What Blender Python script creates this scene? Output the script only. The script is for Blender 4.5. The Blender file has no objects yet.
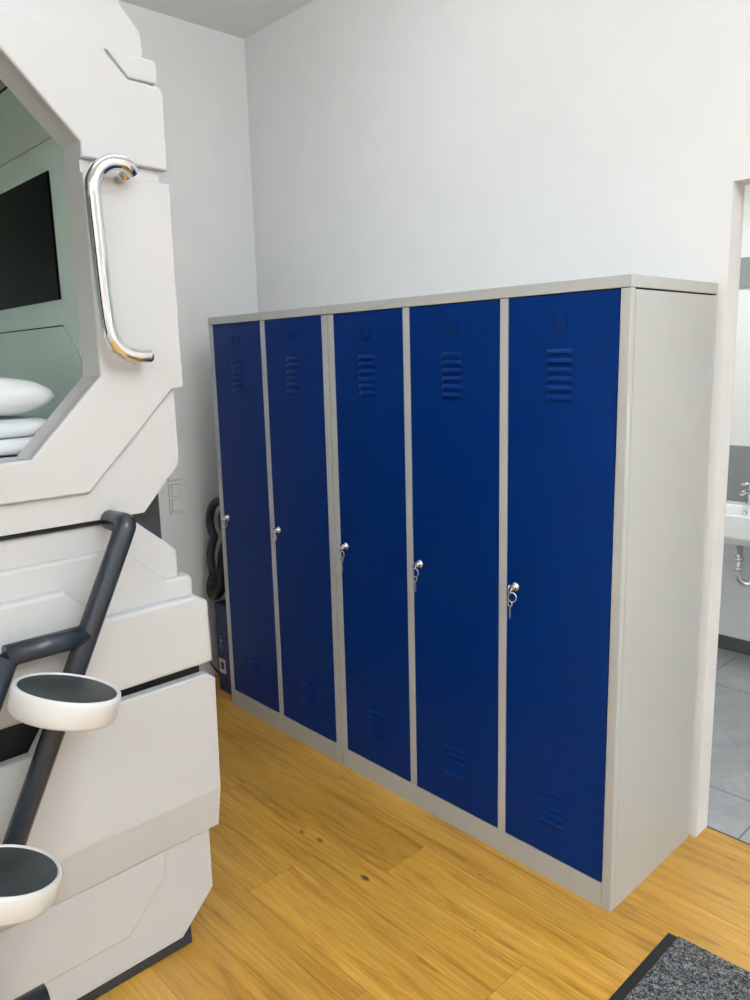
import bpy, bmesh, math, random
from mathutils import Vector, Matrix

random.seed(7)
S = bpy.context.scene
COL = S.collection

# ------------------------------------------------------------------ camera
cam_d = bpy.data.cameras.new('camera')
cam = bpy.data.objects.new('camera', cam_d)
COL.objects.link(cam)
cam_d.sensor_fit = 'VERTICAL'
cam_d.sensor_height = 24.0
cam_d.lens = 24.0 * 766.6 / 1000.0
cam_d.clip_start = 0.05
R = [(0.68683813, 0.72638143, -0.02496794),
     (0.11554211, -0.14303911, -0.98294956),
     (-0.7175677, 0.67224239, -0.18217236)]
cam.matrix_world = Matrix(((R[0][0], -R[1][0], -R[2][0], 2.99084),
                           (R[0][1], -R[1][1], -R[2][1], -1.83066),
                           (R[0][2], -R[1][2], -R[2][2], 1.60962),
                           (0, 0, 0, 1)))
S.camera = cam

# ------------------------------------------------------------------ world, lights, exposure
w = bpy.data.worlds.new('world')
S.world = w
w.use_nodes = True
w.node_tree.nodes['Background'].inputs['Color'].default_value = (0.9, 0.95, 1.0, 1)
w.node_tree.nodes['Background'].inputs['Strength'].default_value = 0.05


def area(name, loc, sx, sy, power, color):
    d = bpy.data.lights.new(name, 'AREA')
    d.shape = 'RECTANGLE'
    d.size = sx
    d.size_y = sy
    d.energy = power
    d.color = color
    o = bpy.data.objects.new(name, d)
    o.location = loc
    COL.objects.link(o)
    return o


NEUTRAL = (0.875, 0.985, 1.09)


def bulb(name, loc, power, r=0.05):
    d = bpy.data.lights.new(name, 'POINT')
    d.energy = power
    d.shadow_soft_size = r
    d.color = NEUTRAL
    o = bpy.data.objects.new(name, d)
    o.location = loc
    COL.objects.link(o)
    return o


# ceiling lamp that casts the locker shadow, added unseen fill lights, and the bathroom lamp
bulb('globe_lamp', (2.75, -0.95, 2.97), 17, 0.035)
bulb('fill_bulb_far', (3.5, -0.95, 3.04), 6)  # unseen fill added to even out the falloff from the right
bulb('fill_bulb_rear', (3.4, -3.1, 2.7), 14)  # unseen fill added to brighten the opening reveal and locker fronts
for nm, loc, pw in (('ceiling_fill_near', (1.1, -0.9, 2.95), 14), ('ceiling_fill_far', (5.0, -1.4, 2.5), 225)):  # added unseen fills that bounce light off the ceiling
    area(nm, loc, 0.6, 1.6, pw, NEUTRAL).rotation_euler = (math.pi, 0, 0)
area('far_end_fill', (7.9, -1.5, 1.4), 2.2, 2.2, 6, (0.88, 0.98, 1.13)).rotation_euler = (0, math.pi / 2, 0)  # soft fill panel added at the far end, no window there
area('bathroom_light', (1.62, 1.35, 2.52), 0.5, 0.5, 16, (0.97, 1.0, 1.0))

vs = S.view_settings
vs.view_transform = 'Standard'
vs.look = 'None'
vs.gamma = 1.0
vs.use_curve_mapping = False
vs.exposure = 0.1

# ------------------------------------------------------------------ materials


class NT:
    """small node-building helper"""

    def __init__(self, name):
        self.m = bpy.data.materials.new(name)
        self.m.use_nodes = True
        self.t = self.m.node_tree
        self.b = self.t.nodes['Principled BSDF']

    def n(self, kind, **kw):
        x = self.t.nodes.new(kind)
        for k, v in kw.items():
            setattr(x, k, v)
        return x

    def l(self, a, b):
        self.t.links.new(a, b)

    def val(self, sock, v):
        if hasattr(v, 'is_linked') or hasattr(v, 'links'):
            self.l(v, sock)
        else:
            sock.default_value = v

    def math(self, op, a, b=None, c=None):
        x = self.n('ShaderNodeMath', operation=op)
        self.val(x.inputs[0], a)
        if b is not None:
            self.val(x.inputs[1], b)
        if c is not None:
            self.val(x.inputs[2], c)
        return x.outputs[0]

    def pos(self):
        g = self.n('ShaderNodeNewGeometry')
        return g.outputs['Position']

    def obj(self):
        return self.n('ShaderNodeTexCoord').outputs['Object']

    def scale(self, v, s):
        x = self.n('ShaderNodeVectorMath', operation='MULTIPLY')
        self.l(v, x.inputs[0])
        x.inputs[1].default_value = s
        return x.outputs[0]

    def noise(self, v, s, detail=3.0, rough=0.5, dist=0.0):
        x = self.n('ShaderNodeTexNoise')
        self.l(v, x.inputs['Vector'])
        x.inputs['Scale'].default_value = s
        x.inputs['Detail'].default_value = detail
        x.inputs['Roughness'].default_value = rough
        x.inputs['Distortion'].default_value = dist
        return x.outputs['Fac']

    def ramp(self, f, stops):
        x = self.n('ShaderNodeValToRGB')
        e = x.color_ramp.elements
        while len(e) < len(stops):
            e.new(0.5)
        for i, (p, c) in enumerate(stops):
            e[i].position = p
            e[i].color = (c[0], c[1], c[2], 1)
        self.l(f, x.inputs['Fac'])
        return x.outputs['Color']

    def mix(self, f, a, b, mode='MIX'):
        x = self.n('ShaderNodeMix', data_type='RGBA', blend_type=mode)
        self.val(x.inputs['Factor'], f)
        for s, v in ((x.inputs[6], a), (x.inputs[7], b)):
            if isinstance(v, tuple):
                s.default_value = (v[0], v[1], v[2], 1)
            else:
                self.l(v, s)
        return x.outputs[2]

    def bump(self, h, strength, dist=0.002):
        x = self.n('ShaderNodeBump')
        x.inputs['Strength'].default_value = strength
        x.inputs['Distance'].default_value = dist
        self.l(h, x.inputs['Height'])
        self.l(x.outputs['Normal'], self.b.inputs['Normal'])

    def color(self, c):
        if isinstance(c, tuple):
            self.b.inputs['Base Color'].default_value = (c[0], c[1], c[2], 1)
        else:
            self.l(c, self.b.inputs['Base Color'])

    def set(self, **kw):
        for k, v in kw.items():
            self.b.inputs[k.replace('_', ' ')].default_value = v


def simple(name, c, rough=0.5, metal=0.0, vary=0.04, scale=6.0, bump=0.0, bscale=120.0, spec=0.5):
    t = NT(name)
    p = t.obj()
    f = t.noise(p, scale, 3.0)
    lo = tuple(x * (1 - vary) for x in c)
    hi = tuple(min(1, x * (1 + vary)) for x in c)
    t.color(t.ramp(f, [(0.3, lo), (0.7, hi)]))
    t.set(Roughness=rough, Metallic=metal)
    t.b.inputs['Specular IOR Level'].default_value = spec
    if bump:
        t.bump(t.noise(p, bscale, 4.0), bump, 0.001)
    return t.m


M = {}
M['wall'] = simple('wall_paint', (0.85, 0.845, 0.83), 0.9, vary=0.012, bump=0.12, bscale=180)
M['ceiling'] = simple('ceiling_paint', (0.85, 0.84, 0.825), 0.95, vary=0.012, bump=0.1, bscale=180)
M['tilewall'] = simple('white_wall_tile', (0.80, 0.81, 0.80), 0.25, vary=0.01)
M['plastic'] = simple('white_pod_plastic', (0.56, 0.56, 0.555), 0.38, vary=0.01)
M['step'] = simple('white_step_plastic', (0.70, 0.695, 0.68), 0.35, vary=0.01)
M['mint'] = simple('mint_lining', (0.72, 0.85, 0.77), 0.45, vary=0.02)
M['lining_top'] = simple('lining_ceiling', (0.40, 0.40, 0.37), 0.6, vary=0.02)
M['groove'] = simple('dark_groove', (0.02, 0.03, 0.03), 0.7)
M['grey'] = simple('locker_grey_paint', (0.485, 0.488, 0.465), 0.38, vary=0.015, bump=0.04, bscale=260)
M['blue'] = simple('locker_blue_paint', (0.0005, 0.0235, 0.158), 0.3, vary=0.04, bump=0.04, bscale=240, spec=0.12)
M['gap'] = simple('locker_gap_black', (0.008, 0.009, 0.012), 0.8)
M['chrome'] = simple('chrome', (0.70, 0.70, 0.71), 0.06, metal=1.0, vary=0.01)
M['steel'] = simple('key_steel', (0.75, 0.75, 0.76), 0.22, metal=1.0, vary=0.05)
M['tube'] = simple('dark_blue_grey_tube', (0.022, 0.029, 0.040), 0.26, vary=0.08, bump=0.03)
M['frame'] = simple('dark_frame_steel', (0.022, 0.026, 0.032), 0.5, vary=0.08)
M['black'] = simple('black_rubber', (0.012, 0.012, 0.013), 0.55, vary=0.1)
M['screen'] = simple('tv_screen', (0.0025, 0.003, 0.003), 0.08, vary=0.05, spec=0.03)
M['dark_gloss'] = simple('dark_reflection_gloss', (0.004, 0.005, 0.007), 0.05, vary=0.02)  # gloss of the added panel that the chrome reflects
M['pad'] = simple('grip_pad', (0.025, 0.033, 0.034), 0.5, vary=0.2, scale=60, bump=0.2, bscale=400)
M['linen'] = simple('white_linen', (0.82, 0.84, 0.84), 0.9, vary=0.02, bump=0.25, bscale=300)
M['ceramic'] = simple('white_ceramic', (0.86, 0.86, 0.85), 0.12, vary=0.005)
M['switch'] = simple('switch_plastic', (0.87, 0.86, 0.82), 0.35, vary=0.01)
M['hose'] = simple('hose_grey', (0.03, 0.036, 0.038), 0.45, vary=0.1)
M['boxblue'] = simple('box_blue', (0.006, 0.02, 0.07), 0.55, vary=0.06)
M['boxblue2'] = simple('box_blue_print', (0.004, 0.014, 0.10), 0.5, vary=0.06)
M['paper'] = simple('label_paper', (0.62, 0.64, 0.64), 0.7)
M['greytile'] = simple('grey_tile', (0.25, 0.26, 0.265), 0.35, vary=0.12, scale=3.0)
M['basetile'] = simple('dark_tile_base', (0.10, 0.105, 0.105), 0.45, vary=0.1, scale=4)
M['soft_black'] = simple('cable_black', (0.015, 0.015, 0.016), 0.5)


def wood_floor():
    t = NT('oak_plank_floor')
    p = t.pos()
    sp = t.n('ShaderNodeSeparateXYZ')
    t.l(p, sp.inputs[0])
    x, y = sp.outputs[0], sp.outputs[1]
    PW, PL = 0.18, 1.30
    ry = t.math('DIVIDE', t.math('ADD', y, 0.695), PW)
    row = t.math('FLOOR', ry)
    fy = t.math('SUBTRACT', ry, row)
    rx = t.math('DIVIDE', t.math('SUBTRACT', t.math('SUBTRACT', x, 1.165), t.math('MULTIPLY', row, 0.7675)), PL)
    colm = t.math('FLOOR', rx)
    fx = t.math('SUBTRACT', rx, colm)
    cv = t.n('ShaderNodeCombineXYZ')
    t.l(row, cv.inputs[0])
    t.l(colm, cv.inputs[1])
    wn = t.n('ShaderNodeTexWhiteNoise', noise_dimensions='2D')
    t.l(cv.outputs[0], wn.inputs['Vector'])
    rnd = wn.outputs['Value']
    # grain, shifted per plank
    off = t.n('ShaderNodeCombineXYZ')
    t.l(t.math('MULTIPLY', rnd, 37.0), off.inputs[0])
    t.l(t.math('MULTIPLY', rnd, 11.0), off.inputs[1])
    add = t.n('ShaderNodeVectorMath', operation='ADD')
    t.l(p, add.inputs[0])
    t.l(off.outputs[0], add.inputs[1])
    g = add.outputs[0]
    fine = t.noise(t.scale(g, (4.0, 110.0, 1.0)), 1.0, 5.0, 0.6, 0.3)
    mid = t.noise(t.scale(g, (1.6, 17.0, 1.0)), 1.0, 5.0, 0.62, 1.6)
    big = t.noise(t.scale(g, (1.1, 4.0, 1.0)), 1.0, 2.0, 0.5, 0.6)
    c = t.ramp(mid, [(0.30, (0.43, 0.195, 0.018)), (0.48, (0.68, 0.36, 0.050)), (0.74, (0.76, 0.435, 0.085))])
    c = t.mix(0.38, c, t.ramp(fine, [(0.32, (0.30, 0.27, 0.22)), (0.62, (1.0, 1.0, 1.0))]), 'MULTIPLY')
    c = t.mix(0.5, c, t.ramp(big, [(0.3, (0.72, 0.69, 0.62)), (0.7, (1.0, 1.0, 1.0))]), 'MULTIPLY')
    c = t.mix(0.6, c, t.ramp(rnd, [(0.0, (0.70, 0.66, 0.60)), (1.0, (1.0, 1.0, 1.0))]), 'MULTIPLY')
    # knots
    for kx, ky, rr, k in ((1.374, -0.400, 0.014, 1.0), (1.042, -0.392, 0.010, 0.75), (1.122, -0.377, 0.012, 0.7),
                          (1.62, -0.135, 0.006, 0.5), (1.76, -0.33, 0.006, 0.5)):
        d = t.n('ShaderNodeVectorMath', operation='DISTANCE')
        t.l(t.scale(p, (0.55, 1.0, 1.0)), d.inputs[0])
        d.inputs[1].default_value = (kx * 0.55, ky, 0.0)
        dd = t.math('ADD', d.outputs['Value'], t.math('MULTIPLY', t.math('SUBTRACT', fine, 0.5), 0.010))
        f = t.math('MULTIPLY', t.math('SUBTRACT', 1.0, t.math('MINIMUM', t.math('DIVIDE', dd, rr), 1.0)), 1.3 * k)
        f = t.math('MINIMUM', f, 0.9)
        c = t.mix(f, c, (0.06, 0.03, 0.01))
    # joints between planks
    ey = t.math('MULTIPLY', t.math('MINIMUM', fy, t.math('SUBTRACT', 1.0, fy)), PW)
    ex = t.math('MULTIPLY', t.math('MINIMUM', fx, t.math('SUBTRACT', 1.0, fx)), PL)
    e = t.math('MINIMUM', ex, ey)
    seam = t.math('LESS_THAN', e, 0.0011)
    c = t.mix(t.math('MULTIPLY', seam, 0.45), c, (0.12, 0.06, 0.015))
    t.color(c)
    t.set(Roughness=0.3)
    t.b.inputs['Specular IOR Level'].default_value = 0.8
    t.bump(t.math('SUBTRACT', fine, t.math('MULTIPLY', seam, 1.0)), 0.12, 0.001)
    return t.m


def tile_floor():
    t = NT('grey_floor_tile')
    p = t.pos()
    sp = t.n('ShaderNodeSeparateXYZ')
    t.l(p, sp.inputs[0])
    x, y = sp.outputs[0], sp.outputs[1]

    def edge(v, o, s):
        r = t.math('DIVIDE', t.math('SUBTRACT', v, o), s)
        f = t.math('FRACT', r)
        return t.math('MULTIPLY', t.math('MINIMUM', f, t.math('SUBTRACT', 1.0, f)), s)
    e = t.math('MINIMUM', edge(x, 1.482, 0.636), edge(y, 0.862, 0.908))
    seam = t.math('LESS_THAN', e, 0.003)
    n1 = t.noise(p, 3.0, 6.0, 0.62, 1.2)
    n2 = t.noise(p, 9.0, 6.0, 0.6, 2.0)
    c = t.ramp(n1, [(0.35, (0.27, 0.28, 0.285)), (0.6, (0.36, 0.37, 0.37)), (0.75, (0.48, 0.49, 0.48))])
    c = t.mix(0.3, c, t.ramp(n2, [(0.4, (0.28, 0.28, 0.28)), (0.8, (0.5, 0.5, 0.5))]))
    c = t.mix(seam, c, (0.14, 0.14, 0.14))
    t.color(c)
    t.set(Roughness=0.3)
    return t.m


def carpet():
    t = NT('salt_and_pepper_carpet')
    p = t.pos()
    n1 = t.noise(p, 320.0, 3.0, 0.7)
    n2 = t.noise(t.scale(p, (1.0, 1.0, 1.0)), 120.0, 2.0, 0.7)
    f = t.math('ADD', t.math('MULTIPLY', n1, 0.6), t.math('MULTIPLY', n2, 0.4))
    c = t.ramp(f, [(0.43, (0.012, 0.012, 0.013)), (0.52, (0.12, 0.12, 0.123)), (0.62, (0.40, 0.40, 0.40))])
    t.color(c)
    t.set(Roughness=1.0)
    t.b.inputs['Specular IOR Level'].default_value = 0.05
    t.bump(f, 0.9, 0.006)
    return t.m


M['wood'] = wood_floor()
M['tile'] = tile_floor()
M['carpet'] = carpet()

# ------------------------------------------------------------------ mesh helpers


def box(bm, x0, x1, y0, y1, z0, z1, bevel=0.0, seg=2):
    vs_ = [bm.verts.new((x, y, z)) for x in (x0, x1) for y in (y0, y1) for z in (z0, z1)]
    idx = ((0, 1, 3, 2), (4, 6, 7, 5), (0, 4, 5, 1), (2, 3, 7, 6), (0, 2, 6, 4), (1, 5, 7, 3))
    fs = [bm.faces.new([vs_[i] for i in f]) for f in idx]
    if bevel:
        es = list({e for f in fs for e in f.edges})
        bmesh.ops.bevel(bm, geom=es, offset=bevel, segments=seg, profile=0.5, affect='EDGES')


AX = {'x': (1, 2, 0), 'y': (0, 2, 1), 'z': (0, 1, 2)}


def prism(bm, pts, axis, a0, a1, bevel=0.0, seg=2, both=False):
    """closed outline extruded along an axis between a0 and a1; bevel rounds the rim at a1"""
    iu, iv, iw = AX[axis]

    def mk(u, v, wv):
        c = [0, 0, 0]
        c[iu], c[iv], c[iw] = u, v, wv
        return bm.verts.new(c)
    A = [mk(u, v, a0) for u, v in pts]
    B = [mk(u, v, a1) for u, v in pts]
    n = len(pts)
    fs = [bm.faces.new(A[::-1]), bm.faces.new(B)]
    for i in range(n):
        j = (i + 1) % n
        fs.append(bm.faces.new((A[i], A[j], B[j], B[i])))
    bmesh.ops.recalc_face_normals(bm, faces=fs)
    if bevel:
        es = list(fs[1].edges)
        if both:
            es += list(fs[0].edges)
        bmesh.ops.bevel(bm, geom=es, offset=bevel, segments=seg, profile=0.5, affect='EDGES')


def ring_frames(path, closed=False):
    P = [Vector(p) for p in path]
    n = len(P)
    T = []
    for i in range(n):
        if closed:
            d = P[(i + 1) % n] - P[i - 1]
        else:
            d = P[min(i + 1, n - 1)] - P[max(i - 1, 0)]
        T.append(d.normalized())
    up = Vector((0, 0, 1)) if abs(T[0].z) < 0.9 else Vector((0, 1, 0))
    N = [(up - T[0] * up.dot(T[0])).normalized()]
    for i in range(1, n):
        v = N[-1] - T[i] * N[-1].dot(T[i])
        N.append(v.normalized())
    return P, T, N


def tube(bm, path, r, seg=20, caps=True, closed=False, rads=None):
    P, T, N = ring_frames(path, closed)
    rings = []
    for i, (p, tt, nn) in enumerate(zip(P, T, N)):
        b = tt.cross(nn)
        rr = rads[i] if rads else r
        rings.append([bm.verts.new(p + (nn * math.cos(a) + b * math.sin(a)) * rr)
                      for a in [2 * math.pi * k / seg for k in range(seg)]])
    m = len(rings)
    for i in range(m if closed else m - 1):
        a, c = rings[i], rings[(i + 1) % m]
        for k in range(seg):
            f = bm.faces.new((a[k], a[(k + 1) % seg], c[(k + 1) % seg], c[k]))
            f.smooth = True
    if caps and not closed:
        bm.faces.new(rings[0][::-1])
        bm.faces.new(rings[-1])


def fillet(path, rad, n=8):
    """round the inner corners of a polyline"""
    P = [Vector(p) for p in path]
    out = [P[0]]
    for i in range(1, len(P) - 1):
        a = (P[i - 1] - P[i])
        b = (P[i + 1] - P[i])
        r = min(rad, a.length * 0.49, b.length * 0.49)
        p0 = P[i] + a.normalized() * r
        p1 = P[i] + b.normalized() * r
        for k in range(n + 1):
            t = k / n
            out.append(p0 * (1 - t) ** 2 + P[i] * 2 * t * (1 - t) + p1 * t ** 2)
    out.append(P[-1])
    return out


def lathe(bm, prof, seg=48, sx=1.0, sy=1.0, c=(0, 0, 0), tilt=None):
    """profile (radius, height) turned about z; tilt = a matrix applied before moving to c"""
    rings = []
    for r, h in prof:
        ring = []
        for k in range(seg):
            a = 2 * math.pi * k / seg
            v = Vector((r * math.cos(a) * sx, r * math.sin(a) * sy, h))
            if tilt:
                v = tilt @ v
            ring.append(bm.verts.new(v + Vector(c)))
        rings.append(ring)
    for a, b in zip(rings, rings[1:]):
        for k in range(seg):
            f = bm.faces.new((a[k], a[(k + 1) % seg], b[(k + 1) % seg], b[k]))
            f.smooth = True
    bm.faces.new(rings[0][::-1])
    bm.faces.new(rings[-1])


def obj(name, bm, mat, parent=None, loc=None, smooth=False):
    me = bpy.data.meshes.new(name)
    bmesh.ops.recalc_face_normals(bm, faces=bm.faces[:])
    bm.to_mesh(me)
    bm.free()
    me.materials.append(M[mat])
    if smooth:
        for p in me.polygons:
            p.use_smooth = True
    o = bpy.data.objects.new(name, me)
    COL.objects.link(o)
    if parent:
        o.parent = parent
    if loc:
        o.location = loc
    return o


def B():
    return bmesh.new()


def tag(o, label, cat, group=None):
    o['label'] = label
    o['category'] = cat
    if group:
        o['group'] = group
    return o


def thing(name, label, cat, loc=(0, 0, 0), group=None):
    o = bpy.data.objects.new(name, None)
    o.location = loc
    o.empty_display_size = 0.1
    COL.objects.link(o)
    return tag(o, label, cat, group)


def struct(name, bm, mat):
    o = obj(name, bm, mat)
    o['kind'] = 'structure'
    return o


def shift(o, loc):
    """write a part's mesh in its parent's local frame (parts are drawn in world coordinates)"""
    o.data.transform(Matrix.Translation(-Vector(loc)))


# ------------------------------------------------------------------ the setting
XL, XR, YB, YF, ZC = -0.36, 8.0, 0.52, -3.6, 3.14
OX0, OX1, OZ, WT = 2.015, 2.97, 2.081, 0.085       # doorway in the back wall

bm = B(); box(bm, XL - 0.1, XR + 0.1, YF - 0.1, YB + WT, -0.08, 0.0)
struct('floor', bm, 'wood')
bm = B(); box(bm, 0.85, 3.5, YB + WT, 2.36, -0.08, 0.0)
struct('floor_bathroom', bm, 'tile')
bm = B(); box(bm, XL - 0.1, XR + 0.1, YF - 0.1, YB + WT, ZC, ZC + 0.1)
struct('ceiling', bm, 'ceiling')
bm = B()
box(bm, XL - 0.1, OX0, YB, YB + WT, 0, ZC)
box(bm, OX1, XR + 0.1, YB, YB + WT, 0, ZC)
box(bm, OX0, OX1, YB, YB + WT, OZ, ZC)
struct('wall_back', bm, 'wall')
bm = B(); box(bm, XL - 0.1, XL, YF, YB, 0, ZC)
struct('wall_left', bm, 'wall')
bm = B(); box(bm, XR, XR + 0.1, YF, YB, 0, ZC)
struct('wall_right', bm, 'wall')
bm = B(); box(bm, XL - 0.1, XR + 0.1, YF - 0.1, YF, 0, ZC)
struct('wall_front', bm, 'wall')
# unseen dark panel added opposite the lockers for dark bands in the chrome
bm = B()
box(bm, 1.40, 2.30, YF, YF + 0.03, 0.95, 2.40)
struct('dark_reflection_panel', bm, 'dark_gloss')
bm = B()
for fx in (1.34, 2.30):
    box(bm, fx, fx + 0.06, YF, YF + 0.05, 0.89, 2.46)
box(bm, 1.40, 2.30, YF, YF + 0.05, 0.89, 0.95)
box(bm, 1.40, 2.30, YF, YF + 0.05, 2.40, 2.46)
struct('dark_panel_frame', bm, 'wall')  # border of the added dark panel
# bathroom shell
BF = 2.26
bm = B(); box(bm, 0.85, 3.5, BF, BF + 0.1, 0, 2.6)
struct('wall_bathroom_far', bm, 'tilewall')
bm = B(); box(bm, 0.85, 0.95, YB + WT, BF, 0, 2.6)
struct('wall_bathroom_left', bm, 'tilewall')
bm = B(); box(bm, 3.4, 3.5, YB + WT, BF, 0, 2.6)
struct('wall_bathroom_right', bm, 'tilewall')
bm = B(); box(bm, 0.85, 3.5, YB + WT, BF + 0.1, 2.6, 2.7)
struct('ceiling_bathroom', bm, 'ceiling')
bm = B(); box(bm, 0.95, 3.4, BF - 0.012, BF, 0, 0.075)
struct('baseboard_bathroom', bm, 'basetile')
bm = B(); box(bm, 1.0, 3.4, BF - 0.02, BF, 1.915, 2.055)
struct('trim_1', bm, 'greytile')
bm = B(); box(bm, 1.15, 2.2, BF - 0.012, BF, 0.80, 1.115)
struct('trim_2', bm, 'greytile')
# thin threshold line between oak and tile
bm = B(); box(bm, OX0, OX1, YB + WT - 0.003, YB + WT + 0.002, 0, 0.003)
struct('trim_3', bm, 'basetile')

# ------------------------------------------------------------------ lockers
W2, W3, DEP, MG, GH, ZB, ZT, H = 0.8052, 1.1902, 0.502, 0.0329, 0.0169, 0.0813, 1.7655, 1.80
GAP = 0.0025


def vent_bm(n, w, pitch):
    bm = B()
    hh, d0, k = 0.0075, 0.0065, 10
    for i in range(n):
        zc = (n - 1) / 2 * pitch - i * pitch
        rows = []
        for j in range(k + 1):
            s = -1 + 2 * j / k
            d = d0 * (1 - abs(s) ** 5)
            x = s * w / 2
            rows.append([bm.verts.new((x, y, zc + z)) for y, z in
                         ((0, hh), (-d * 0.55, hh * 0.55), (-d * 0.95, -hh * 0.1), (-d, -hh * 0.7), (-d * 0.8, -hh), (0, -hh * 0.8))])
        for a, b in zip(rows, rows[1:]):
            for q in range(5):
                f = bm.faces.new((a[q], a[q + 1], b[q + 1], b[q]))
                f.smooth = q < 3
    return bm


VENT_U = None
PROTO = {}


def proto(key, fn):
    """mesh made once, shared by the copies"""
    if key not in PROTO:
        PROTO[key] = fn()
    return PROTO[key]


def put(name, me, parent, loc, rot=None, scale=None):
    o = bpy.data.objects.new(name, me)
    COL.objects.link(o)
    o.parent = parent
    o.location = loc
    if rot:
        o.rotation_euler = rot
    if scale:
        o.scale = scale
    return o


def mesh_of(name, bm, mat, smooth=False):
    me = bpy.data.meshes.new(name)
    bmesh.ops.recalc_face_normals(bm, faces=bm.faces[:])
    bm.to_mesh(me)
    bm.free()
    me.materials.append(M[mat])
    if smooth:
        for p in me.polygons:
            p.use_smooth = True
    return me


def m_vent(n):
    return lambda: mesh_of('louvre_vent', vent_bm(n, 0.084, 0.0248), 'blue')


def m_holder():
    bm = B()
    # slot clip for a name card: left, right and bottom lip
    box(bm, -0.0215, -0.0185, -0.0035, 0, -0.018, 0.018)
    box(bm, 0.0185, 0.0215, -0.0035, 0, -0.018, 0.018)
    box(bm, -0.0215, 0.0215, -0.0045, 0, -0.021, -0.0165)
    return mesh_of('card_holder', bm, 'blue')


def m_slot():
    bm = B()
    box(bm, -0.0185, -0.0165, -0.0012, 0, -0.016, 0.018)
    box(bm, -0.0165, 0.0175, -0.0012, 0, -0.0165, -0.0125)
    return mesh_of('slot', bm, 'gap')


def m_lock():
    bm = B()
    rot = Matrix.Rotation(math.pi / 2, 3, 'X')
    lathe(bm, [(0.0135, 0), (0.0135, 0.003), (0.0125, 0.004), (0.0095, 0.0045), (0.0095, 0.016), (0.0085, 0.0185), (0.004, 0.0188), (0.002, 0.017)],
          28, c=(0, 0, 0), tilt=rot)
    return mesh_of('lock', bm, 'steel')


def m_key():
    bm = B()
    # blade and round bow of the key standing out of the lock
    box(bm, -0.0012, 0.0012, -0.026, -0.016, -0.004, 0.004)
    path = [(0, -0.037 + 0.011 * math.cos(a), 0.011 * math.sin(a)) for a in [2 * math.pi * i / 24 for i in range(24)]]
    tube(bm, path, 0.0024, 8, closed=True)
    return mesh_of('key', bm, 'steel')


def m_ring():
    bm = B()
    path = [(0.0 + 0.0125 * math.cos(a), -0.044, -0.020 + 0.0145 * math.sin(a)) for a in [2 * math.pi * i / 28 for i in range(28)]]
    tube(bm, path, 0.0018, 8, closed=True)
    return mesh_of('key_ring', bm, 'steel')


def m_spare():
    bm = B()
    # spare key hanging down from the ring: bow, shank and bit
    path = [(0.002 + 0.0075 * math.cos(a), -0.045, -0.041 + 0.0085 * math.sin(a)) for a in [2 * math.pi * i / 20 for i in range(20)]]
    tube(bm, path, 0.0023, 8, closed=True)
    prism(bm, [(-0.001, -0.048), (-0.002, -0.083), (0.0005, -0.088), (0.0045, -0.086), (0.0035, -0.076), (0.0055, -0.072), (0.0040, -0.066), (0.0050, -0.048)],
          'y', -0.0462, -0.0440)
    return mesh_of('spare_key', bm, 'steel')


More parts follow.
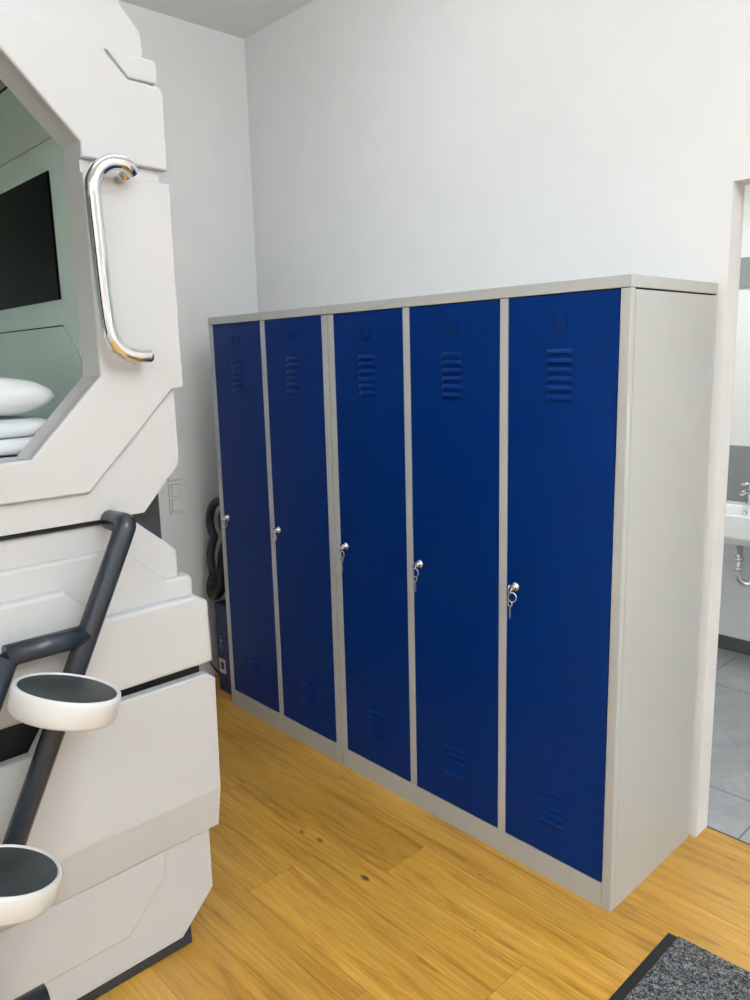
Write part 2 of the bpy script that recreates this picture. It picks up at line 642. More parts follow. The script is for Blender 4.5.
def locker(name, label, x0, W, nd, cap_gap, group):
    loc = (x0, 0, 0)
    root = thing(name, label, 'lockers', loc, group)
    x1 = W
    # door edges
    edges = []
    for i in range(nd):
        a = MG if i == 0 else W / nd * i + GH
        b = W - MG if i == nd - 1 else W / nd * (i + 1) - GH
        edges.append((a, b))
    # carcass: sides, back, bottom, plinth, head rail, posts
    bm = B()
    box(bm, 0, MG - GAP, 0, 0.022, 0, ZT + GAP, 0.003, 3)
    box(bm, W - MG + GAP, W, 0, 0.022, 0, ZT + GAP, 0.003, 3)
    box(bm, 0, 0.0015, 0.022, DEP, 0, H - 0.036)
    box(bm, W - 0.0015, W, 0.022, DEP, 0, H - 0.036)
    box(bm, 0.0015, W - 0.0015, DEP - 0.002, DEP, 0, H - 0.036)
    for (a, b), (c, d) in zip(edges, edges[1:]):
        box(bm, b + GAP, c - GAP, 0, 0.022, ZB - GAP, ZT + GAP, 0.0015, 2)
        box(bm, (b + c) / 2 - 0.001, (b + c) / 2 + 0.001, 0.022, DEP - 0.002, ZB, ZT)
    box(bm, 0.0015, W - 0.0015, 0.022, DEP - 0.002, ZB - 0.004, ZB - 0.0025)
    o = obj('carcass', bm, 'grey', root)
    # plinth with its upper edge folded like a thin lip
    bm = B()
    box(bm, MG - GAP, W - MG + GAP, 0.0006, 0.022, 0.0, ZB - GAP)
    o = obj('plinth', bm, 'grey', root)
    # top cap, closed box with a fine shadow joint under it
    bm = B()
    box(bm, -0.0 + cap_gap, W - cap_gap, -0.002, DEP + 0.002, ZT + GAP + 0.0009, H, 0.0015, 2)
    obj('top_cap', bm, 'grey', root)
    # dark inside edge behind door gaps
    bm = B()
    box(bm, 0.003, W - 0.003, 0.024, 0.028, ZB - 0.002, ZT + 0.004)
    box(bm, 0.002, W - 0.002, 0.002, DEP - 0.003, ZT + 0.001, ZT + GAP + 0.0008)
    obj('shadow_gap_liner', bm, 'gap', root)
    for i, (a, b) in enumerate(edges):
        bm = B()
        w_, h_ = b - a, ZT - ZB
        box(bm, -w_ / 2, w_ / 2, 0, 0.019, -h_ / 2, h_ / 2, 0.0018, 2)
        d = obj('door', bm, 'blue', root, ((a + b) / 2, 0.0005, (ZT + ZB) / 2))
        zc = (ZT + ZB) / 2
        put('louvre_vent', proto('v6', m_vent(6)), d, (-0.002, 0, 1.552 - zc))
        put('louvre_vent', proto('v5', m_vent(5)), d, (-0.002, 0, 0.245 - zc))
        put('card_holder', proto('h', m_holder), d, (-0.001, 0, 1.697 - zc))
        put('card_slot', proto('s', m_slot), d, (-0.001, -0.0005, 1.697 - zc))
        lx = -w_ / 2 + 0.033
        put('lock', proto('lock', m_lock), d, (lx, 0, 0.919 - zc))
        tilt = random.uniform(-0.25, 0.25)
        put('key', proto('key', m_key), d, (lx, -0.004, 0.919 - zc), (0, tilt, 0), (1, 0.72, 1))
        put('key_ring', proto('ring', m_ring), d, (lx, 0, 0.914 - zc), (0, random.uniform(-0.1, 0.1), random.uniform(0.15, 0.5)), (1, 0.72, 1))
        put('spare_key', proto('spare', m_spare), d, (lx, 0.0, 0.914 - zc), (0, random.uniform(-0.12, 0.12), 0), (1, 0.72, 1))
    return root


locker('two_door_locker', 'two-door blue and grey steel locker standing at the far end of the row', 0.0, W2 - 0.003, 2, 0.0, 'steel lockers in a row')
locker('three_door_locker', 'three-door blue and grey steel locker beside the bathroom doorway', W2 + 0.003, W3 - 0.003, 3, 0.0, 'steel lockers in a row')

# ------------------------------------------------------------------ sleeping capsules
YC = -1.90


def mir(right):
    """right-hand half outline (bottom to top) closed with its mirror about the capsule's middle"""
    return right + [(2 * YC - y, z) for y, z in reversed(right)]


OPEN = [(-1.232, 1.408), (-1.060, 1.585), (-1.058, 2.093), (-1.232, 2.270)]


def plate_with_hole(bm, outer, hole, x0, x1):
    """outline with an opening, extruded along x (cut into upper and lower halves at mid-height)"""
    # outer and hole are right halves, bottom to top; build as a strip of quads/ngons on the right and its mirror, plus top and bottom
    zlo, zhi = hole[0][1], hole[-1][1]
    right = [p for p in outer]
    # right-hand ring segment: outer right side up, hole right side down
    seg = right + list(reversed(hole))
    pts = [(YC, right[0][1])] + right + [(YC, right[-1][1]), (YC, zhi)] + list(reversed(hole)) + [(YC, zlo)]
    prism(bm, pts, 'x', x0, x1)
    ptsm = [(2 * YC - y, z) for y, z in reversed(pts)]
    prism(bm, ptsm, 'x', x0, x1)


up = thing('sleeping_capsule', 'upper white sleeping capsule with octagonal opening and chrome grab handle', 'sleeping capsule', (0.62, YC, 1.247), 'stacked sleeping capsules')
UL = Vector((0.62, YC, 1.247))


def upart(name, bm, mat, parent=up, smooth=False):
    o = obj(name, bm, mat, None, None, smooth)
    o.data.transform(Matrix.Translation(-UL))
    o.parent = parent
    return o


def usub(name, bm, mat, parent, smooth=False):
    return upart(name, bm, mat, parent, smooth)


SH = [(-0.972, 1.247), (-0.868, 1.360), (-0.868, 1.60), (-0.868, 2.245), (-0.887, 2.262), (-0.887, 2.355), (-0.9385, 2.407), (-1.03, 2.50)]
bm = B()
plate_with_hole(bm, SH, OPEN, 1.155, 1.236)
# end walls, roof, floor and back of the shell
box(bm, 0.04, 1.155, -0.955, -0.905, 1.40, 2.46)
box(bm, 0.04, 1.155, 2 * YC + 0.905, 2 * YC + 0.955, 1.40, 2.46)
box(bm, 0.04, 1.155, 2 * YC + 0.955, -0.955, 2.41, 2.46)
box(bm, 0.04, 1.155, 2 * YC + 0.97, -0.97, 1.305, 1.335)
box(bm, 0.0, 0.04, 2 * YC + 0.93, -0.93, 1.305, 2.46)
upart('shell', bm, 'plastic')

# raised entrance surround, lower and upper halves with the groove between them
lo_r = [(-1.109, 1.317), (-0.879, 1.545), (-0.848, 1.549), (-0.848, 2.030)]
hole_lo = [(-1.060, 2.030), (-1.060, 1.585), (-1.232, 1.408)]
bm = B()
prism(bm, mir(lo_r + hole_lo), 'x', 1.225, 1.252, 0.005, 3)
upart('lower_surround', bm, 'plastic')
up_r = [(-1.232, 2.270), (-1.058, 2.093), (-1.060, 2.060), (-0.850, 2.060), (-0.848, 2.230), (-0.856, 2.242), (-0.932, 2.244), (-1.027, 2.323)]
bm = B()
prism(bm, mir(up_r), 'x', 1.225, 1.252, 0.005, 3)
upart('upper_surround', bm, 'plastic')
# corner tabs above the surround
for s in (0, 1):
    t_ = [(-0.930, 2.250), (-0.862, 2.250), (-0.857, 2.256), (-0.857, 2.293), (-0.863, 2.300), (-0.978, 2.300)]
    if s:
        t_ = [(2 * YC - y, z) for y, z in reversed(t_)]
    bm = B()
    prism(bm, t_, 'x', 1.20, 1.246, 0.004, 2)
    upart('corner_tab', bm, 'plastic')

# interior lining
bm = B()
# end wall facing the bed: three panels with fine joints, then the other walls
prism(bm, [(0.08, 2.201), (1.154, 2.201), (1.154, 2.385), (0.08, 2.385)], 'y', -0.957, -0.962)
prism(bm, [(0.08, 1.7215), (0.818, 1.7215), (0.8825, 1.664), (1.154, 1.38), (1.154, 2.197), (0.08, 2.197)], 'y', -0.957, -0.962)
prism(bm, [(0.08, 1.38), (1.15, 1.38), (0.881, 1.660), (0.816, 1.7175), (0.08, 1.7175)], 'y', -0.957, -0.962)
prism(bm, [(0.08, 1.33), (1.154, 1.33), (1.154, 2.405), (0.08, 2.405)], 'y', 2 * YC + 0.957, 2 * YC + 0.962)
box(bm, 0.045, 0.055, 2 * YC + 0.96, -0.96, 1.33, 2.405)
upart('interior_lining', bm, 'mint')
bm = B(); box(bm, 0.06, 1.153, -0.9565, -0.9555, 1.36, 2.40)
upart('lining_joint', bm, 'groove')
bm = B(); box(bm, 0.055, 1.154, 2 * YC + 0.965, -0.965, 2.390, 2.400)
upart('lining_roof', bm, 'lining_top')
bm = B(); box(bm, 0.28, 0.826, -0.968, -0.9622, 1.789, 2.122, 0.0015, 2)
tv = upart('television', bm, 'screen')
bm = B(); box(bm, 0.284, 0.822, -0.9686, -0.9678, 1.796, 2.118)
usub('screen', bm, 'screen', tv)
bm = B(); box(bm, 0.08, 1.15, 2 * YC + 0.975, -0.975, 1.336, 1.397, 0.02, 3)
upart('mattress', bm, 'linen')

# chrome grab handle
HX = 1.306
core = [(HX-0.012, -0.966, 2.033), (HX-0.004, -0.976, 2.041), (HX, -0.996, 2.047), (HX, -1.02, 2.044), (HX, -1.041, 2.031), (HX, -1.057, 2.011), (HX, -1.064, 1.988), (HX, -1.064, 1.945), (HX, -1.062, 1.868), (HX, -1.06, 1.794), (HX, -1.057, 1.723), (HX, -1.051, 1.675), (HX, -1.035, 1.645), (HX, -1.005, 1.63), (HX-0.005, -0.958, 1.627)]


def spline(P, n=6):
    P = [Vector(p) for p in P]
    out = []
    for i in range(len(P) - 1):
        p0, p1, p2, p3 = P[max(i - 1, 0)], P[i], P[i + 1], P[min(i + 2, len(P) - 1)]
        for k in range(n):
            t = k / n
            out.append(0.5 * ((2 * p1) + (p2 - p0) * t + (2 * p0 - 5 * p1 + 4 * p2 - p3) * t * t + (3 * p1 - p0 - 3 * p2 + p3) * t ** 3))
    out.append(P[-1])
    return out


bm = B()
tube(bm, spline(core), 0.0168, 28)
hd = upart('grab_handle', bm, 'chrome')
bm = B(); tube(bm, [(1.238, -0.975, 2.022), (HX - 0.010, -0.975, 2.030)], 0.011, 20)
usub('standoff', bm, 'chrome', hd)
bm = B(); tube(bm, [(1.250, -0.972, 1.620), (HX - 0.010, -0.972, 1.624)], 0.011, 20)
usub('standoff', bm, 'chrome', hd)

# lower capsule
lowc = thing('sleeping_capsule', 'lower white sleeping capsule with stepped panels on a dark steel base', 'sleeping capsule', (0.62, YC, 0.0), 'stacked sleeping capsules')
LL = Vector((0.62, YC, 0.0))


def lpart(name, bm, mat, parent=lowc):
    o = obj(name, bm, mat)
    o.data.transform(Matrix.Translation(-LL))
    o.parent = parent
    return o


bm = B()
box(bm, 0.0, 1.165, 2 * YC + 0.905, -0.905, 0.175, 1.115)
lpart('body', bm, 'plastic')
bm = B()
prism(bm, mir([(-0.86, 0.83), (-0.878, 1.06), (-0.878, 1.130), (-0.992, 1.229)]), 'x', 1.15, 1.214, 0.009, 4)
lpart('top_panel', bm, 'plastic')
bm = B()
prism(bm, mir([(-0.853, 0.825), (-0.850, 1.050), (-0.857, 1.060), (-0.924, 1.062), (-1.040, 1.166)]), 'x', 1.19, 1.232, 0.009, 4)
lpart('stepped_panel', bm, 'plastic')
# largest raised panel: bevelled upper face
bm = B()
prism(bm, mir([(-0.8228, 0.8189), (-0.8267, 0.9904), (-0.8565, 1.0092), (-1.1013, 1.0092), (-1.1955, 1.0994)]), 'x', 1.222, 1.265, 0.010, 4)
lpart('raised_panel', bm, 'plastic')
bm = B()
box(bm, 1.16, 1.219, 2 * YC + 0.842, -0.842, 0.66, 0.824)
lpart('black_gap', bm, 'black')
# drawer front with the notch under the dark gap and the facet facing down
bm = B()
prism(bm, mir([(-0.8257, 0.4516), (-0.8198, 0.7713), (-0.8426, 0.7911), (-1.2679, 0.7931), (-1.3066, 0.7346)]), 'x', 1.238, 1.265, 0.005, 3)
prism(bm, [(1.2653, 0.462), (1.2653, 0.4516), (1.2425, 0.331), (1.2395, 0.327), (1.16, 0.327), (1.16, 0.462)][::-1], 'y', 2 * YC + 0.828, -0.828)
box(bm, 1.16, 1.238, 2 * YC + 0.845, -0.845, 0.4516, 0.655)
lpart('drawer_front', bm, 'plastic')
bm = B()
prism(bm, mir([(-0.9540, 0.0300), (-0.8506, 0.1359), (-0.8496, 0.326)]), 'x', 1.10, 1.226, 0.003, 2)
lpart('skirt_panel', bm, 'plastic')
bm = B()
prism(bm, mir([(-1.1074, 0.1285), (-0.9923, 0.2517), (-0.9923, 0.322)]), 'x', 1.15, 1.235, 0.004, 2)
lpart('skirt_raised_panel', bm, 'plastic')
bm = B()
box(bm, 1.12, 1.228, 2 * YC + 0.975, -0.965, 0.004, 0.0295)
box(bm, 0.05, 0.12, 2 * YC + 0.955, -0.955, 0.020, 0.062)
box(bm, 0.05, 1.09, -1.0, -0.95, 0.03, 0.174)
box(bm, 0.05, 1.09, 2 * YC + 0.95, 2 * YC + 1.0, 0.03, 0.174)
bf = lpart('base_frame', bm, 'frame')
for fx, fy in ((1.238, -0.958), (1.238, 2 * YC + 0.958), (0.09, -0.957), (0.09, 2 * YC + 0.957)):
    bm = B()
    if fx > 1:
        box(bm, 1.165, 1.2255, fy - 0.017, fy + 0.030 if fy > YC else fy + 0.018, 0.0, 0.0297)
        box(bm, 1.155, 1.2245, fy - 0.017, fy + 0.030 if fy > YC else fy + 0.018, 0.0298, 0.085)
        box(bm, 1.03, 1.0985, fy + 0.004 if fy > YC else fy - 0.018, fy + 0.026 if fy > YC else fy - 0.004, 0.0, 0.12)
        box(bm, 1.05, 1.099, fy - 0.017, fy + 0.018, 0.0, 0.174)
    else:
        box(bm, fx - 0.035, fx + 0.037, fy - 0.017, fy + 0.018, 0.0, 0.1, 0.003, 2)
    lpart('foot', bm, 'frame')
# dark stacking frame between the two capsules
bm = B()
box(bm, 1.04, 1.146, 2 * YC + 0.885, -0.885, 1.12, 1.30)
box(bm, 0.04, 0.14, 2 * YC + 0.93, -0.925, 1.12, 1.30)
box(bm, 0.14, 1.04, -0.985, -0.925, 1.12, 1.30)
box(bm, 0.14, 1.04, 2 * YC + 0.925, 2 * YC + 0.985, 1.12, 1.30)
lpart('stacking_frame', bm, 'frame')

# ladder bolted to the front of the capsules
LX, TR = 1.322, 0.0245
lad = thing('ladder', 'dark grey tubular ladder with round white steps, fixed to the capsule front', 'ladder', (LX, -1.45, 0.0))
LO = Vector((LX, -1.45, 0.0))


def dpart(name, bm, mat, parent=lad):
    o = obj(name, bm, mat)
    o.data.transform(Matrix.Translation(-LO))
    o.parent = parent
    return o


SL = (-1.378 + 1.060) / (0.585 - 1.245)        # sideways run per metre of height


def my(z):
    return -1.060 + SL * (z - 1.245)


bm = B()
tube(bm, fillet([(1.238, -1.062, 1.243), (LX, -1.060, 1.246), (LX, my(0.9), 0.9), (LX, my(0.0), 0.0)], 0.014, 5), TR, 24)
dpart('stile', bm, 'tube')
dy = -1.352 - my(1.0)
bm = B()
tube(bm, [(LX, my(1.004) + dy, 1.004), (LX, my(0.5) + dy, 0.5), (LX, my(0.0) + dy, 0.0)], TR, 24)
dpart('stile', bm, 'tube')
bm = B()
tube(bm, [(LX, my(1.006), 1.006), (LX, my(1.006) + dy - 0.005, 1.006)], TR, 24)
dpart('rung', bm, 'tube')
bm = B()
tube(bm, [(1.365, -1.365, 0.213), (1.365, -1.80, 0.213)], TR, 24)
dpart('rung', bm, 'tube')
for cx, cy, cz in ((1.456, -1.279, 0.953), (1.456, -1.438, 0.6135)):
    tl = Matrix.Rotation(0.02, 3, 'Y') @ Matrix.Rotation(-0.297, 3, 'X')
    bm = B()
    lathe(bm, [(0.090, -0.058), (0.103, -0.056), (0.107, -0.050), (0.1085, -0.008), (0.1065, -0.001), (0.103, 0.0012), (0.0992, -0.001), (0.0985, -0.005), (0.03, -0.005)],
          64, c=(cx, cy, cz), tilt=tl)
    st = dpart('step', bm, 'step')
    bm = B()
    lathe(bm, [(0.02, -0.0055), (0.0982, -0.0055), (0.0982, -0.0025), (0.0965, -0.0018), (0.02, -0.0018)], 64, c=(cx, cy, cz), tilt=tl)
    dpart('grip_pad', bm, 'pad', st)
    bm = B()
    box(bm, LX + 0.01, cx - 0.06, cy - 0.02, cy + 0.03, cz - 0.045, cz - 0.022)
    dpart('bracket', bm, 'tube', st)

# ------------------------------------------------------------------ bedding inside the upper capsule


def cushion(hx, hy, hz, n=28, pinch=2.6, wob=0.006, seed=1):
    """soft pillow: domed grid pair meeting in a seam with pulled-in sides and pointed corners"""
    rnd = random.Random(seed)
    ph = [rnd.uniform(0, 6.28) for _ in range(8)]
    bm = B()
    grids = []
    for s in (1, -1):
        g = []
        for i in range(n + 1):
            row = []
            for j in range(n + 1):
                u, v = -1 + 2 * i / n, -1 + 2 * j / n
                t = max(0.0, (1 - abs(u) ** pinch) * (1 - abs(v) ** pinch)) ** 0.42
                k = 1 - 0.07 * (1 - abs(u)) * abs(v) ** 3
                k2 = 1 - 0.07 * (1 - abs(v)) * abs(u) ** 3
                z = s * hz * (0.34 + 0.66 * t)
                z += wob * t * (math.sin(4 * u + ph[0]) * math.sin(3 * v + ph[1]) + 0.6 * math.sin(7 * u + 5 * v + ph[2]))
                row.append(bm.verts.new((u * hx * k2, v * hy * k, z)))
            g.append(row)
        grids.append(g)
        for i in range(n):
            for j in range(n):
                f = bm.faces.new((g[i][j], g[i + 1][j], g[i + 1][j + 1], g[i][j + 1]))
                f.smooth = True
    # rounded side band joining the two faces
    A, D = grids
    rim = [(i, 0) for i in range(n)] + [(n, j) for j in range(n)] + [(i, n) for i in range(n, 0, -1)] + [(0, j) for j in range(n, 0, -1)]
    mids = []
    for i, j in rim:
        m = (A[i][j].co + D[i][j].co) / 2
        k = Vector((m.x, m.y, 0))
        mids.append(bm.verts.new(m + k.normalized() * 0.010))
    for q in range(len(rim)):
        r = (q + 1) % len(rim)
        (i0, j0), (i1, j1) = rim[q], rim[r]
        for g, flip in ((A, False), (D, True)):
            f = bm.faces.new((g[i0][j0], g[i1][j1], mids[r], mids[q]))
            f.smooth = True
    return bm


pl = obj('pillow', cushion(0.20, 0.31, 0.049, pinch=6.0, seed=3), 'linen', None, (0.885, -1.430, 1.549), True)
pl.rotation_euler = (math.radians(-2), math.radians(0.5), math.radians(5))
tag(pl, 'plump white pillow lying on the folded duvet in the upper capsule', 'pillow')


def folded(bm, x0, x1, y0, y1, z0, z1, wob, seed):
    rnd = random.Random(seed)
    ph = [rnd.uniform(0, 6.28) for _ in range(6)]
    n, m = 24, 14
    rings = []
    for i in range(n + 1):
        y = y0 + (y1 - y0) * i / n
        e = min(1.0, (1 - abs(-1 + 2 * i / n) ** 10))
        hz = (z1 - z0) / 2 * (0.35 + 0.65 * e ** 0.5)
        ring = []
        for k in range(m * 2):
            a = 2 * math.pi * k / (m * 2)
            ca, sa = math.cos(a), math.sin(a)
            ex = (abs(ca) ** 0.45) * (1 if ca > 0 else -1)
            ez = (abs(sa) ** 0.6) * (1 if sa > 0 else -1)
            xx = (x0 + x1) / 2 + (x1 - x0) / 2 * ex * (0.97 + 0.03 * e) + wob * 0.7 * math.sin(5 * y * 3 + ph[0])
            zz = (z0 + z1) / 2 + hz * ez + (wob * math.sin(9 * y + 6 * xx + ph[1]) if sa > 0 else 0)
            ring.append(bm.verts.new((xx, y, zz)))
        rings.append(ring)
    for a, b in zip(rings, rings[1:]):
        for k in range(m * 2):
            f = bm.faces.new((a[k], a[(k + 1) % (m * 2)], b[(k + 1) % (m * 2)], b[k]))
            f.smooth = True
    bm.faces.new(rings[0][::-1])
    bm.faces.new(rings[-1])


bm = B()
folded(bm, 0.66, 1.10, -1.75, -1.085, 1.400, 1.444, 0.003, 1)
folded(bm, 0.67, 1.09, -1.74, -1.095, 1.438, 1.486, 0.003, 5)
tag(obj('folded_duvet', bm, 'linen'), 'white duvet folded flat under the pillow in the upper capsule', 'duvet')

# ------------------------------------------------------------------ light switches on the left wall
sw = thing('light_switch', 'cream double rocker light switch on the wall between capsule and lockers', 'light switch', (XL, -0.022, 0.965))
SO = Vector((XL, -0.022, 0.965))


def spart(name, bm, mat, parent):
    o = obj(name, bm, mat)
    o.data.transform(Matrix.Translation(-SO))
    o.parent = parent
    return o


bm = B()
box(bm, XL + 0.0002, XL + 0.010, -0.060, 0.016, 0.887, 1.043, 0.003, 2)
spart('frame_plate', bm, 'switch', sw)
for zc in (0.929, 1.001):
    bm = B()
    box(bm, XL + 0.0101, XL + 0.0108, -0.0515, 0.0075, zc - 0.031, zc + 0.031)
    spart('rocker_joint', bm, 'grey', sw)
    bm = B()
    box(bm, XL + 0.0109, XL + 0.0145, -0.049, 0.005, zc - 0.0285, zc + 0.0285, 0.002, 2)
    spart('rocker', bm, 'switch', sw)
bm = B()
box(bm, XL + 0.0002, XL + 0.012, -0.060, 0.016, 1.052, 1.13, 0.003, 2)
tag(obj('wall_plate', bm, 'switch'), 'cream blank cover plate just above the double light switch', 'cover plate')

# ------------------------------------------------------------------ vacuum hose and blue box beside the lockers
bx = thing('cardboard_box', 'tall narrow dark blue box with white label wedged beside the lockers', 'box', (-0.10, 0.20, 0.0))
BO = Vector((-0.10, 0.20, 0.0))


def bpart(name, bm, mat, parent=None):
    o = obj(name, bm, mat)
    o.data.transform(Matrix.Translation(-BO))
    o.parent = parent or bx
    return o


bm = B(); box(bm, -0.186, -0.014, 0.05, 0.36, 0.0, 0.455, 0.004, 2)
bpart('carton', bm, 'boxblue')
bm = B(); box(bm, -0.187, -0.013, 0.0485, 0.361, 0.06, 0.315, 0.002, 1)
bpart('printed_band', bm, 'boxblue2')
bm = B()
prism(bm, [(-0.171, 0.098), (-0.115, 0.098), (-0.115, 0.172), (-0.171, 0.172)], 'y', 0.0484, 0.0478)
lb = bpart('paper_label', bm, 'paper')
bm = B()
prism(bm, [(-0.158, 0.118), (-0.128, 0.118), (-0.128, 0.156), (-0.158, 0.156)], 'y', 0.0477, 0.0475)
bpart('label_print', bm, 'hose', lb)
bm = B()
rr = random.Random(4)
for (mx, mz, mw, mh) in ((-0.150, 0.284, 0.006, 0.006), (-0.155, 0.266, 0.010, 0.004), (-0.148, 0.255, 0.004, 0.010), (-0.140, 0.262, 0.004, 0.014),
                         (-0.152, 0.240, 0.004, 0.012), (-0.143, 0.236, 0.010, 0.004), (-0.147, 0.222, 0.006, 0.005), (-0.157, 0.228, 0.003, 0.010)):
    prism(bm, [(mx, mz), (mx + mw, mz + 0.001), (mx + mw, mz + mh), (mx, mz + mh)], 'y', 0.0484, 0.0480)
bpart('printed_marks', bm, 'paper')

vh = thing('vacuum_hose', 'looped grey vacuum hose with black floor nozzle resting on the blue box', 'vacuum hose', (-0.2, 0.08, 0.457))
VO = Vector((-0.2, 0.08, 0.457))


def vpart(name, bm, mat, parent=None):
    o = obj(name, bm, mat)
    o.data.transform(Matrix.Translation(-VO))
    o.parent = parent or vh
    return o


def ribbed(path, r):
    P = [Vector(p) for p in path]
    out, rad = [], []
    for a, b in zip(P, P[1:]):
        n = max(2, int((b - a).length / 0.004))
        for i in range(n):
            out.append(a.lerp(b, i / n))
            rad.append(r * (1.0 if len(rad) % 2 else 0.9))
    out.append(P[-1])
    rad.append(r)
    return out, rad


loop = []
for i in range(29):
    a = math.radians(235 - 330 * i / 28)
    loop.append((-0.150 + 0.098 * math.cos(a), 0.085 + 0.045 * i / 28, 0.855 + 0.098 * math.sin(a)))
down = [(-0.222, 0.078, 0.56), (-0.238, 0.078, 0.62), (-0.240, 0.079, 0.68), (-0.222, 0.082, 0.74)]
pth, rad = ribbed(down + loop, 0.021)
bm = B(); tube(bm, pth, 0.02, 14, rads=rad)
vpart('hose', bm, 'hose')
loop2 = [(-0.15 + 0.066 * math.cos(math.radians(260 - 300 * i / 24)), 0.135 + 0.02 * i / 24, 0.845 + 0.07 * math.sin(math.radians(260 - 300 * i / 24))) for i in range(25)]
pth, rad = ribbed([(-0.165, 0.095, 0.52), (-0.19, 0.10, 0.60), (-0.19, 0.11, 0.68), (-0.172, 0.125, 0.75)] + loop2, 0.020)
bm = B(); tube(bm, pth, 0.02, 14, rads=rad)
vpart('hose', bm, 'hose')
bm = B()
tl = Matrix.Rotation(math.radians(14), 3, 'Y') @ Matrix.Rotation(math.radians(78), 3, 'X')
lathe(bm, [(0.02, -0.03), (0.85, -0.028), (0.97, -0.018), (1.0, 0.0), (0.94, 0.016), (0.75, 0.026), (0.70, 0.020), (0.35, 0.024), (0.3, 0.036), (0.02, 0.038)],
      40, sx=1, sy=1, c=(0, 0, 0))
for v in bm.verts:
    v.co = tl @ Vector((v.co.x * 0.058, v.co.y * 0.088, v.co.z)) + Vector((-0.196, 0.075, 0.542))
vpart('floor_nozzle', bm, 'black')

bm = B()
tube(bm, fillet([(-0.352, 0.06, 0.26), (-0.31, 0.055, 0.16), (-0.25, 0.06, 0.09), (-0.215, 0.10, 0.03), (-0.20, 0.2, 0.006)], 0.06, 6), 0.005, 10)
tag(obj('power_cable', bm, 'soft_black'), 'thin black cable dropping down the wall behind the blue box', 'cable')

# ------------------------------------------------------------------ entrance mat
mat_t = thing('door_mat', 'grey flecked door mat with black rubber edge on the oak floor', 'mat', (2.75, -0.45, 0.0))
MO = Vector((2.75, -0.45, 0.0))
bm = B()
prism(bm, [(2.153, -0.96), (3.35, -0.93), (3.35, 0.085), (2.153, 0.040)], 'z', 0.0, 0.006, 0.003, 2)
o = obj('rubber_edge', bm, 'black'); o.data.transform(Matrix.Translation(-MO)); o.parent = mat_t
bm = B()
prism(bm, [(2.186, -0.92), (3.32, -0.90), (3.32, 0.080), (2.182, 0.0405)], 'z', 0.005, 0.0125, 0.004, 2)
o = obj('carpet_pile', bm, 'carpet'); o.data.transform(Matrix.Translation(-MO)); o.parent = mat_t

# ------------------------------------------------------------------ bathroom basin, tap, trap
ba = thing('washbasin', 'white ceramic washbasin on the bathroom far wall', 'washbasin', (1.70, 2.07, 0.66))
BAO = Vector((1.70, 2.07, 0.66))


def wpart(name, bm, mat, parent=None, root=ba, org=BAO):
    o = obj(name, bm, mat)
    o.data.transform(Matrix.Translation(-org))
    o.parent = parent or root
    return o


bm = B()
bx0, bx1, by0, by1, bz0, bz1 = 1.36, 1.98, 1.88, BF - 0.0125, 0.672, 0.825
A0 = [(bx0, by0), (bx1, by0), (bx1, by1), (bx0, by1)]


def loopv(x0, x1, y0, y1, z):
    return [bm.verts.new(v) for v in ((x0, y0, z), (x1, y0, z), (x1, y1, z), (x0, y1, z))]


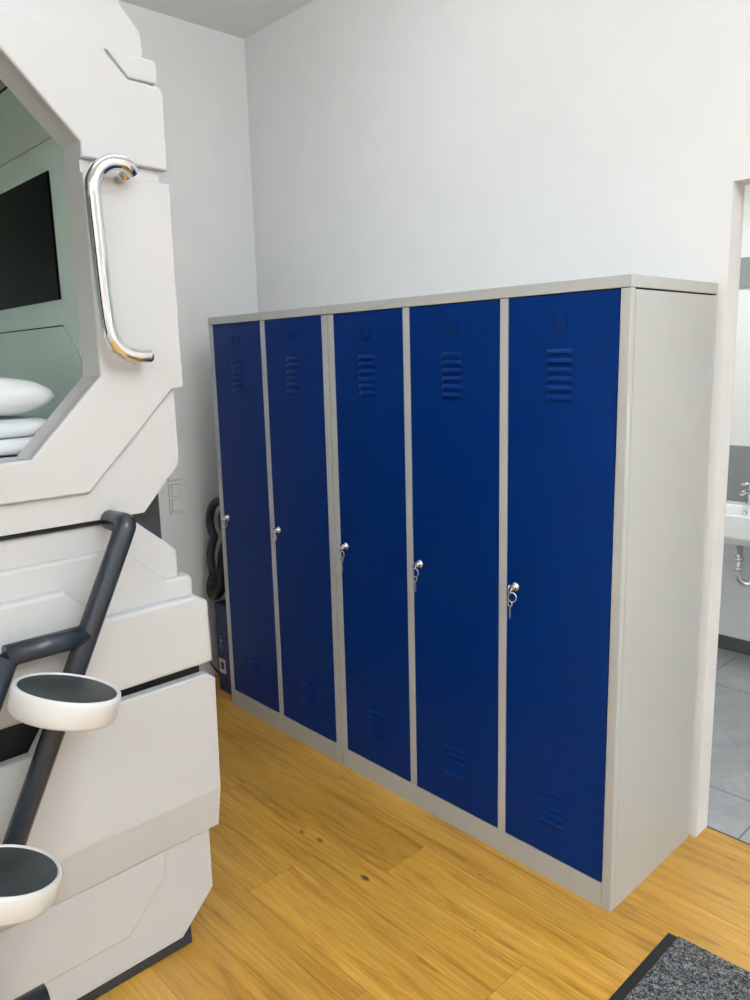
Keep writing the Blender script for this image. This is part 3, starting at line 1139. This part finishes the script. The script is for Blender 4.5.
r1 = loopv(bx0 + 0.03, bx1 - 0.03, by0 + 0.03, by1, bz0)
r2 = loopv(bx0, bx1, by0, by1, bz0 + 0.04)
r3 = loopv(bx0, bx1, by0, by1, bz1)
r4 = loopv(bx0 + 0.025, bx1 - 0.025, by0 + 0.025, by1 - 0.10, bz1)
r5 = loopv(bx0 + 0.06, bx1 - 0.06, by0 + 0.06, by1 - 0.12, bz1 - 0.11)
bm.faces.new(r1[::-1])
for a, b in ((r1, r2), (r2, r3), (r3, r4), (r4, r5)):
    for k in range(4):
        bm.faces.new((a[k], a[(k + 1) % 4], b[(k + 1) % 4], b[k]))
bm.faces.new(r5)
bmesh.ops.bevel(bm, geom=bm.edges[:], offset=0.008, segments=3, profile=0.5, affect='EDGES')
wpart('basin', bm, 'ceramic')
bm = B()
lathe(bm, [(0.002, 0), (0.011, 0), (0.012, 0.004), (0.008, 0.005), (0.0075, 0.002), (0.001, 0.002)], 24, c=(1.498, by1 - 0.106, 0.79), tilt=Matrix.Rotation(math.pi / 2, 3, 'X'))
wpart('overflow_ring', bm, 'chrome')
tp = thing('tap', 'chrome mixer tap standing on the white washbasin', 'tap', (1.502, 2.20, 0.825))
TPO = Vector((1.502, 2.20, 0.825))
bm = B()
lathe(bm, [(0.026, 0), (0.026, 0.008), (0.021, 0.012), (0.020, 0.10), (0.017, 0.112), (0.003, 0.114)], 28, c=(1.502, 2.20, 0.825))
tube(bm, [(1.502, 2.19, 0.885), (1.502, 2.12, 0.905), (1.502, 2.07, 0.90)], 0.012, 16)
wpart('tap_body', bm, 'chrome', None, tp, TPO)
bm = B()
tube(bm, [(1.502, 2.20, 0.935), (1.452, 2.18, 0.925)], 0.008, 14)
wpart('lever', bm, 'chrome', None, tp, TPO)
tr = thing('drain_trap', 'chrome bottle trap and pipes under the washbasin', 'drain trap', (1.55, 2.05, 0.6))
TRO = Vector((1.55, 2.05, 0.6))
bm = B()
tube(bm, fillet([(1.522, 2.03, 0.671), (1.522, 2.03, 0.47), (1.575, 2.05, 0.44), (1.585, 2.09, 0.575), (1.59, BF - 0.0005, 0.585)], 0.05, 8), 0.0165, 18)
wpart('trap_pipe', bm, 'chrome', None, tr, TRO)
for z in (0.575, 0.525):
    bm = B()
    lathe(bm, [(0.016, -0.012), (0.024, -0.011), (0.025, 0.0), (0.024, 0.011), (0.016, 0.012)], 24, c=(1.522, 2.03, z))
    wpart('union_nut', bm, 'chrome', None, tr, TRO)
bm = B()
tube(bm, [(1.465, BF - 0.0005, 0.66), (1.465, 2.20, 0.66)], 0.012, 14)
lathe(bm, [(0.012, 0), (0.020, 0.002), (0.020, 0.022), (0.012, 0.024)], 20, c=(1.465, 2.205, 0.66), tilt=Matrix.Rotation(math.pi / 2, 3, 'X'))
tag(obj('angle_valve', bm, 'chrome'), 'small chrome valve on the wall beside the drain trap', 'valve')

bpy.context.view_layer.update()
